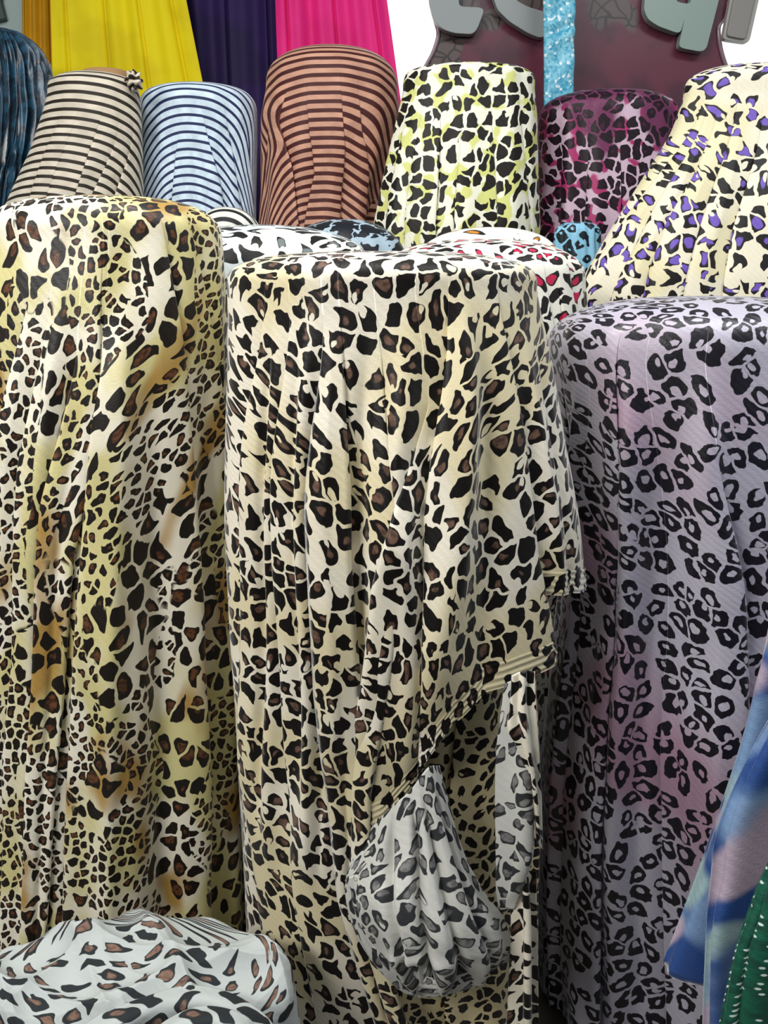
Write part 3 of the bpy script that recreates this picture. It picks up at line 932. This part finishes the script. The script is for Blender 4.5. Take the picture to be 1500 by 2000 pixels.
cr = [([(1100, 260), (1095, 340), (1090, 440)], 0.006, 1, 0.03), ([(1150, 260), (1150, 340), (1148, 440)], 0.006, -1, 0.03),
      ([(1210, 260), (1210, 340), (1205, 440)], 0.006, 1, 0.03)]
D = Drape(2.22, 180, [(240, 1050, 1325), (300, 1050, 1325), (440, 1048, 1320)], cr,
          ryk=0.65, seed=56, wav=0.004, e=(0.7, 0.7), rows=100, dens=120, zbot=STEP + .01)
roll('fabric_roll', 'dark magenta and black leopard velvet roll beside the lime one', 'fabric roll', D, M_mag, base_z=STEP)


# ------------------------------------------------------------------ cloths hanging on the back wall
def hanging(name, label, tl, tr, bl, br, Y, mat, folds, seed, cat='fabric'):
    """tl, tr: x at the pixel row -260; bl, br: x at pixel row 430."""
    rs = np.random.RandomState(seed)
    ctrl = [[(tl + (tr - tl) * t, -260, Y) for t in (0, .33, .66, 1)], [(0.5 * (tl + bl) + (0.5 * (tr + br) - 0.5 * (tl + bl)) * t, 85, Y) for t in (0, .33, .66, 1)],
            [(bl + (br - bl) * t, 430, Y) for t in (0, .33, .66, 1)]]
    fs = [(rs.randint(3, folds), rs.rand() * 6.28, rs.rand()) for _ in range(5)]

    def disp(u, v):
        s = 0
        for f, ph, a in fs: s = s + a * np.sin(f * 2 * PI * u + ph + 0.8 * v)
        s = s * 0.006
        for c in [rs2 for rs2 in np.linspace(0.12, 0.9, max(2, folds // 2))]:
            s = s - 0.014 * np.exp(-((u - c - 0.03 * math.sin(c * 40) * (1 - v)) / 0.012) ** 2)
        return s
    o, P, UV = sheet(name, ctrl, mat, None, 40, 180, disp, 0.0015)
    return tag(o, label, cat, 'plain cloths hanging on the back wall')


hanging('hanging_cloth', 'narrow mustard cloth hanging at the left of the yellow one', 40, 96, 48, 110, 2.66, M_gol, 4, 61)
hanging('hanging_cloth', 'bright yellow cloth hanging behind the striped rolls', 92, 312, 110, 450, 2.58, M_yel, 9, 62)
hanging('hanging_cloth', 'deep purple cloth hanging between the yellow and pink ones', 300, 545, 360, 560, 2.64, M_pur, 6, 63)
hanging('hanging_cloth', 'hot pink cloth hanging behind the rust striped roll', 528, 720, 552, 815, 2.58, M_pink, 7, 64)

# turquoise glitter cloth strip
g = G('turquoise sequin cloth')
raw = g.uv()
V = g.n('ShaderNodeTexVoronoi', voronoi_dimensions='2D', feature='F1'); g.put(V.inputs['Vector'], raw); V.inputs['Scale'].default_value = 160
r = g.sep(V.outputs['Color'])
c = g.mix(r[0], lin('#2f9cc0'), lin('#8fd4e6'))
c = g.mix(g.math('GREATER_THAN', r[1], 0.93), c, lin('#e8f6fa'))
M_turq = g.finish(c, 0.4, 0.3, 0.3, uv=raw, spec=0.5)
o, _, _ = sheet('hanging_cloth', [[(1060, -260, 2.36), (1090, -260, 2.35), (1122, -260, 2.36)], [(1061, 0, 2.36), (1092, 0, 2.35), (1123, 0, 2.36)],
                                  [(1062, 100, 2.36), (1092, 100, 2.35), (1121, 100, 2.36)], [(1063, 300, 2.36), (1090, 300, 2.35), (1120, 300, 2.36)]], M_turq,
                None, 120, 30, lambda u, v: 0.003 * np.sin(40 * v + 5 * u) + 0.004 * np.sin(9 * u))
tag(o, 'narrow turquoise glittering cloth strip hanging in front of the maroon board', 'fabric')

# ------------------------------------------------------------------ sign on the wall: added glowing wall panel, maroon board, letters
M_glow = simple('glowing white wall', '#ffffff', 0.5, emit='#f6fffb', strength=1.1)  # emission makes the overbright white of the wall, on an added panel
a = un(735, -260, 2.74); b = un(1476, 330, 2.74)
lp = box('glowing_wall_panel', (a[0], 2.735, b[2]), (b[0], 2.775, a[2]), M_glow, bevel=0.004)
tag(lp, 'glowing white panel added for the overbright wall behind the maroon board', 'wall panel')

g = G('maroon print')
tc = g.n('ShaderNodeTexCoord')
pos = tc.outputs['Object']
px = g.sep(pos)
xz = g.n('ShaderNodeCombineXYZ'); g.put(xz.inputs[0], px[0]); g.put(xz.inputs[1], px[2])
vv = xz.outputs[0]
big = g.noise(vv, 3.4, 3)
V = g.n('ShaderNodeTexVoronoi', voronoi_dimensions='2D', feature='DISTANCE_TO_EDGE')
g.put(V.inputs['Vector'], g.wobble(vv, 14, 0.05)); V.inputs['Scale'].default_value = 26
lace = g.step(V.outputs['Distance'], 0.02, 0.14)
c0 = g.mix(g.step(g.noise(vv, 9, 3), 0.4, 0.7), lin('#63293c'), lin('#4a2231'))
dk = g.mix(lace, lin('#2b2526'), lin('#5a4c4a'))
f1 = g.step(g.math('ADD', big, g.step(px[0], 0.95, 0.55, 0, 0.10)), 0.56, 0.60)
M_board = g.m
g.put(g.b.inputs['Base Color'], g.mix(f1, c0, dk))
g.b.inputs['Roughness'].default_value = 0.35
board_pts = [(842, -240), (838, -100), (842, 0), (850, 40), (856, 65), (851, 88), (843, 108), (832, 128), (824, 150), (818, 200), (815, 290),
             (1440, 290), (1436, 200), (1428, 148), (1418, 128), (1409, 100), (1404, 70), (1405, 50), (1418, 34), (1424, 0), (1428, -100), (1428, -240)]
# smooth the edge
bp = np.array(board_pts, float)
L = catmull(bp[:11], 60)[:, :2] if False else None
def cm2(p, n):
    q = np.hstack([np.array(p, float), np.zeros((len(p), 1))])
    return [tuple(t[:2]) for t in catmull(q, n)]
bl = cm2(board_pts[:11], 60); br_ = cm2(board_pts[11:], 60)
sign = empty('sign_board', un(1130, 290, 2.50), 'maroon printed cut-out board on the back wall with large pale letters', 'sign')
outline_plate('board', bl + br_, 2.50, 0.03, M_board, sign, bevel=0.004)
M_rim = simple('clear edge', '#8d7780', 0.2, 0.6)
for side, pts in (('l', bl[12:]), ('r', br_[:-12])):
    W = np.array([un(x, y, 2.497) for x, y in pts])
    n = 10
    P = np.zeros((n + 1, len(W), 3))
    for i in range(n + 1):
        t = 2 * PI * i / n
        P[i] = W + np.array([math.cos(t) * 0.006, math.sin(t) * 0.006, 0])
    grid_mesh('edge_trim', P, flat_uv(P), M_rim, sign)
M_let = simple('sage plastic letter', '#8fa39c', 0.35, 0.5)
M_let1 = simple('grey plastic letter', '#939b9b', 0.35, 0.5)
M_let2 = simple('stone plastic letter', '#8f8c86', 0.4, 0.5)
M_let3 = simple('pale plastic edge', '#aaa8a2', 0.4, 0.5)


def rnd(pts, n=5):
    """soften the corners of a polygon (Chaikin, twice)"""
    p = [np.array(q, float) for q in pts]
    for _ in range(2):
        o = []
        for i in range(len(p)):
            a, b = p[i], p[(i + 1) % len(p)]
            d = np.linalg.norm(b - a); k = min(0.25, 4.0 / d)
            o += [a + (b - a) * k, b - (b - a) * k]
        p = o
    return [tuple(q) for q in p]


t_ = outline_plate('letter', rnd([(838, -90), (838, 0), (845, 29), (852, 46), (866, 58), (888, 65), (922, 67), (932, 58), (946, 21), (940, 14), (898, 12), (896, 0), (900, -90)]), 2.465, 0.028, M_let1, sign)
t_['label'] = 'foot of a grey letter t'
o = outline_plate('letter', rnd([(950, -60), (958, -20), (972, 20), (996, 43), (1030, 64), (1054, 74), (1066, 70), (1072, 40), (1074, 22), (1062, 22), (1032, 13), (1008, 0), (1000, -30), (1000, -60)]), 2.465, 0.028, M_let1, sign)
o['label'] = 'lower curve of a grey letter c'
o = outline_plate('letter', rnd([(1268, -60), (1259, 0), (1258, 20), (1266, 38), (1286, 51), (1322, 64), (1330, 62), (1338, 33), (1326, 88), (1332, 94), (1370, 101), (1380, 94), (1404, 0), (1414, -60), (1362, -60), (1348, 8), (1322, 4), (1318, -10), (1322, -60)]), 2.465, 0.028, M_let, sign)
o['label'] = 'lower half of a sage green letter a'
o = outline_plate('letter', rnd([(1440, -70), (1412, 74), (1418, 78), (1458, 84), (1465, 78), (1498, -70)]), 2.47, 0.02, M_let3, sign)
o['label'] = 'foot of a stone grey letter l'
outline_plate('letter_face', rnd([(1447, -70), (1419, 70), (1456, 77), (1490, -70)]), 2.462, 0.009, M_let2, o, bevel=0.002)
M_dk = simple('dark grey letter', '#4b5a57', 0.5)
o = outline_plate('wall_letter', [(-60, -120), (-60, 44), (-8, 40), (9, 36), (0, 0), (-4, -120)], 2.775, 0.022, M_dk, None, bevel=0.003)
tag(o, 'dark grey letter fixed to the pale wall at the top left corner', 'letter')

# ------------------------------------------------------------------ bottom left: pale crumpled leopard cotton
D = Drape(0.80, 1868, [(1950, -60, 578), (2100, -80, 604)],
          [], [], seed=71, wav=0.004, e=(0.62, 0.8), rows=50, drows=120, dens=110, ryk=0.5)
P = D.P
x, y = P[..., 0].copy(), P[..., 1].copy()
fd = 0
rs = np.random.RandomState(9)
for _ in range(9):
    an = rs.uniform(-0.9, 0.9); fq = rs.uniform(14, 34); p0 = rs.uniform(0, 6)
    fd = fd + (1 - np.abs(np.sin(fq * (x * math.sin(an) + y * math.cos(an)) + p0 + 1.2 * np.sin(9 * x + p0)))) ** 2 * rs.uniform(.3, 1)
P[..., 2] += 0.013 * (fd - fd.mean()) * smooth(P[..., 2], D.z0 - 0.05, D.z0 + 0.01)
pile = roll('fabric_roll', 'pale grey crumpled leopard cotton over the low roll at the bottom left', 'fabric roll', D, M_chiffon)
zf = D.z0
for name, arc in (('loose_fold', [(120, 2040, .70), (190, 1985, .715), (290, 1945, .74), (370, 1925, .76), (450, 1940, .75), (520, 1985, .73), (560, 2050, .71)]),
                  ('loose_fold', [(270, 2040, .685), (330, 1990, .70), (400, 1965, .71), (480, 1985, .70), (520, 2040, .69)])):
    r0 = arc
    r1 = [(280 + (x - 280) * .93, y + 26, Y - .022) for x, y, Y in arc]
    r2 = [(280 + (x - 280) * .84, y + 62, Y - .03) for x, y, Y in arc]
    r3 = [(280 + (x - 280) * .70, y + 130, Y - .03) for x, y, Y in arc]
    sheet(name, [r0, r1, r2, r3], M_chiffon, pile, 50, 120, lambda u, v: 0.0035 * np.sin(23 * u + 6 * v) * v)

# ------------------------------------------------------------------ bottom right: tie-dye velvet and green sequin cloth
g = G('blue tie dye velvet')
raw = g.uv()
n = g.noise(g.uv(1, 1, 2.2, 4.1), 8.0, 2)
n2 = g.noise(g.uv(1, 1, 5.2, 1.1), 6.5, 1)
c = g.mix(g.step(n, 0.38, 0.56), lin('#2d4f8f'), lin('#7d9cc4'))
c = g.mix(g.step(n2, 0.53, 0.61), c, lin('#b9a9ba'))
c = g.mix(g.step(g.noise(g.uv(1, 1, 7, 7), 9, 1), 0.58, 0.7), c, lin('#9fbcc0'))
M_tie = g.finish(c, 0.4, 0.7, 0.25, spec=0.5, uv=raw, bump=0.4)
g = G('green sequin velvet')
raw = g.uv()
V = g.n('ShaderNodeTexVoronoi', voronoi_dimensions='2D', feature='F1'); g.put(V.inputs['Vector'], raw); V.inputs['Scale'].default_value = 105
V.inputs['Randomness'].default_value = 0.55
dot = g.math('MULTIPLY', g.step(V.outputs['Distance'], 0.22, 0.14), g.math('GREATER_THAN', g.sep(V.outputs['Color'])[0], 0.35))
c = g.mix(g.step(g.noise(raw, 60, 2), .4, .6), lin('#0b4a3a'), lin('#0e5c46'))
M_green = g.finish(g.mix(dot, c, lin('#dff0ea')), g.lin(dot, 0, 1, 0.5, 0.15), 0.25, 0.3, uv=raw, spec=0.5, bump=0.5)

tie = empty('tie_dye_cloth', (0.55, 0.78, 0.0), 'blue, pink and white tie-dyed velvet hanging at the right edge', 'fabric')
ctrl = [[(1720, 850, .88), (1780, 845, .88), (1860, 845, .88)],
        [(1650, 870, .82), (1760, 860, .80), (1930, 860, .80)],
        [(1600, 960, .80), (1700, 950, .77), (1950, 950, .78)],
        [(1520, 1150, .78), (1590, 1140, .755), (1950, 1140, .77)],
        [(1483, 1300, .77), (1540, 1300, .74), (1950, 1300, .76)],
        [(1447, 1440, .77), (1520, 1430, .735), (1950, 1430, .76)],
        [(1398, 1600, .765), (1480, 1600, .73), (1950, 1600, .75)],
        [(1352, 1735, .765), (1440, 1745, .73), (1950, 1745, .75)],
        [(1297, 1876, .765), (1372, 1925, .735), (1950, 1960, .75)]]
sheet('back_fold', ctrl, M_tie, tie, 120, 60, lambda u, v: 0.003 * np.sin(10 * u + 8 * v), uv=lambda q: q + np.array([0.62, 0.10]))
ctrl = [[(1655, 850, .80), (1760, 840, .78), (1925, 840, .78)],
        [(1640, 1000, .745), (1740, 990, .73), (1950, 990, .74)],
        [(1535, 1330, .715), (1610, 1320, .70), (1950, 1320, .70)],
        [(1470, 1470, .715), (1540, 1460, .69), (1950, 1460, .70)],
        [(1405, 1610, .715), (1490, 1610, .69), (1950, 1610, .70)],
        [(1389, 1720, .712), (1480, 1720, .685), (1950, 1720, .70)],
        [(1380, 1830, .71), (1460, 1830, .68), (1950, 1830, .70)],
        [(1370, 2060, .71), (1460, 2060, .68), (1950, 2060, .70)]]
sheet('front_fold', ctrl, M_tie, tie, 120, 70, lambda u, v: 0.004 * np.sin(16 * u + 3 * v), uv=lambda q: q + np.array([0.31, 0.22]))


def bolt(px, py, Y, r, mat, parent):
    c = un(px, py, Y); zt = c[2]; t = np.linspace(0, 2 * PI, 33)
    prof = [(r * .16, 0.0), (r, 0.0), (r, zt - .01), (r * .97, zt), (r * .16, zt), (r * .16, 0.0)]
    P = np.stack([np.stack([c[0] + q * np.cos(t), Y + q * np.sin(t), np.full(33, z)], -1) for q, z in prof], 0)
    grid_mesh('wound_bolt', P, flat_uv(P), mat, parent)


bolt(1810, 870, 0.88, 0.06, M_tie, tie)
gr = empty('sequin_cloth', (0.6, 0.66, 0.0), 'dark green velvet with silver sequin dots at the bottom right corner', 'fabric')
ctrl = [[(1720, 1340, .675), (1780, 1335, .675), (1880, 1335, .675)],
        [(1650, 1380, .655), (1740, 1370, .64), (1950, 1370, .64)],
        [(1560, 1560, .665), (1640, 1560, .64), (1950, 1560, .64)],
        [(1503, 1690, .66), (1560, 1700, .63), (1950, 1700, .64)],
        [(1468, 1780, .655), (1530, 1790, .625), (1950, 1790, .63)],
        [(1436, 1880, .65), (1500, 1890, .62), (1950, 1890, .63)],
        [(1395, 2060, .645), (1480, 2060, .615), (1950, 2060, .63)]]
sheet('front_panel', ctrl, M_green, gr, 120, 110, lambda u, v: 0.010 * (np.abs(np.sin(PI * (4.5 * u - 0.9 * v + 0.1))) ** 0.7 - 0.5), uv=lambda q: q * np.array([0.75, 1.15]))
bolt(1810, 1380, 0.662, 0.025, M_green, gr)
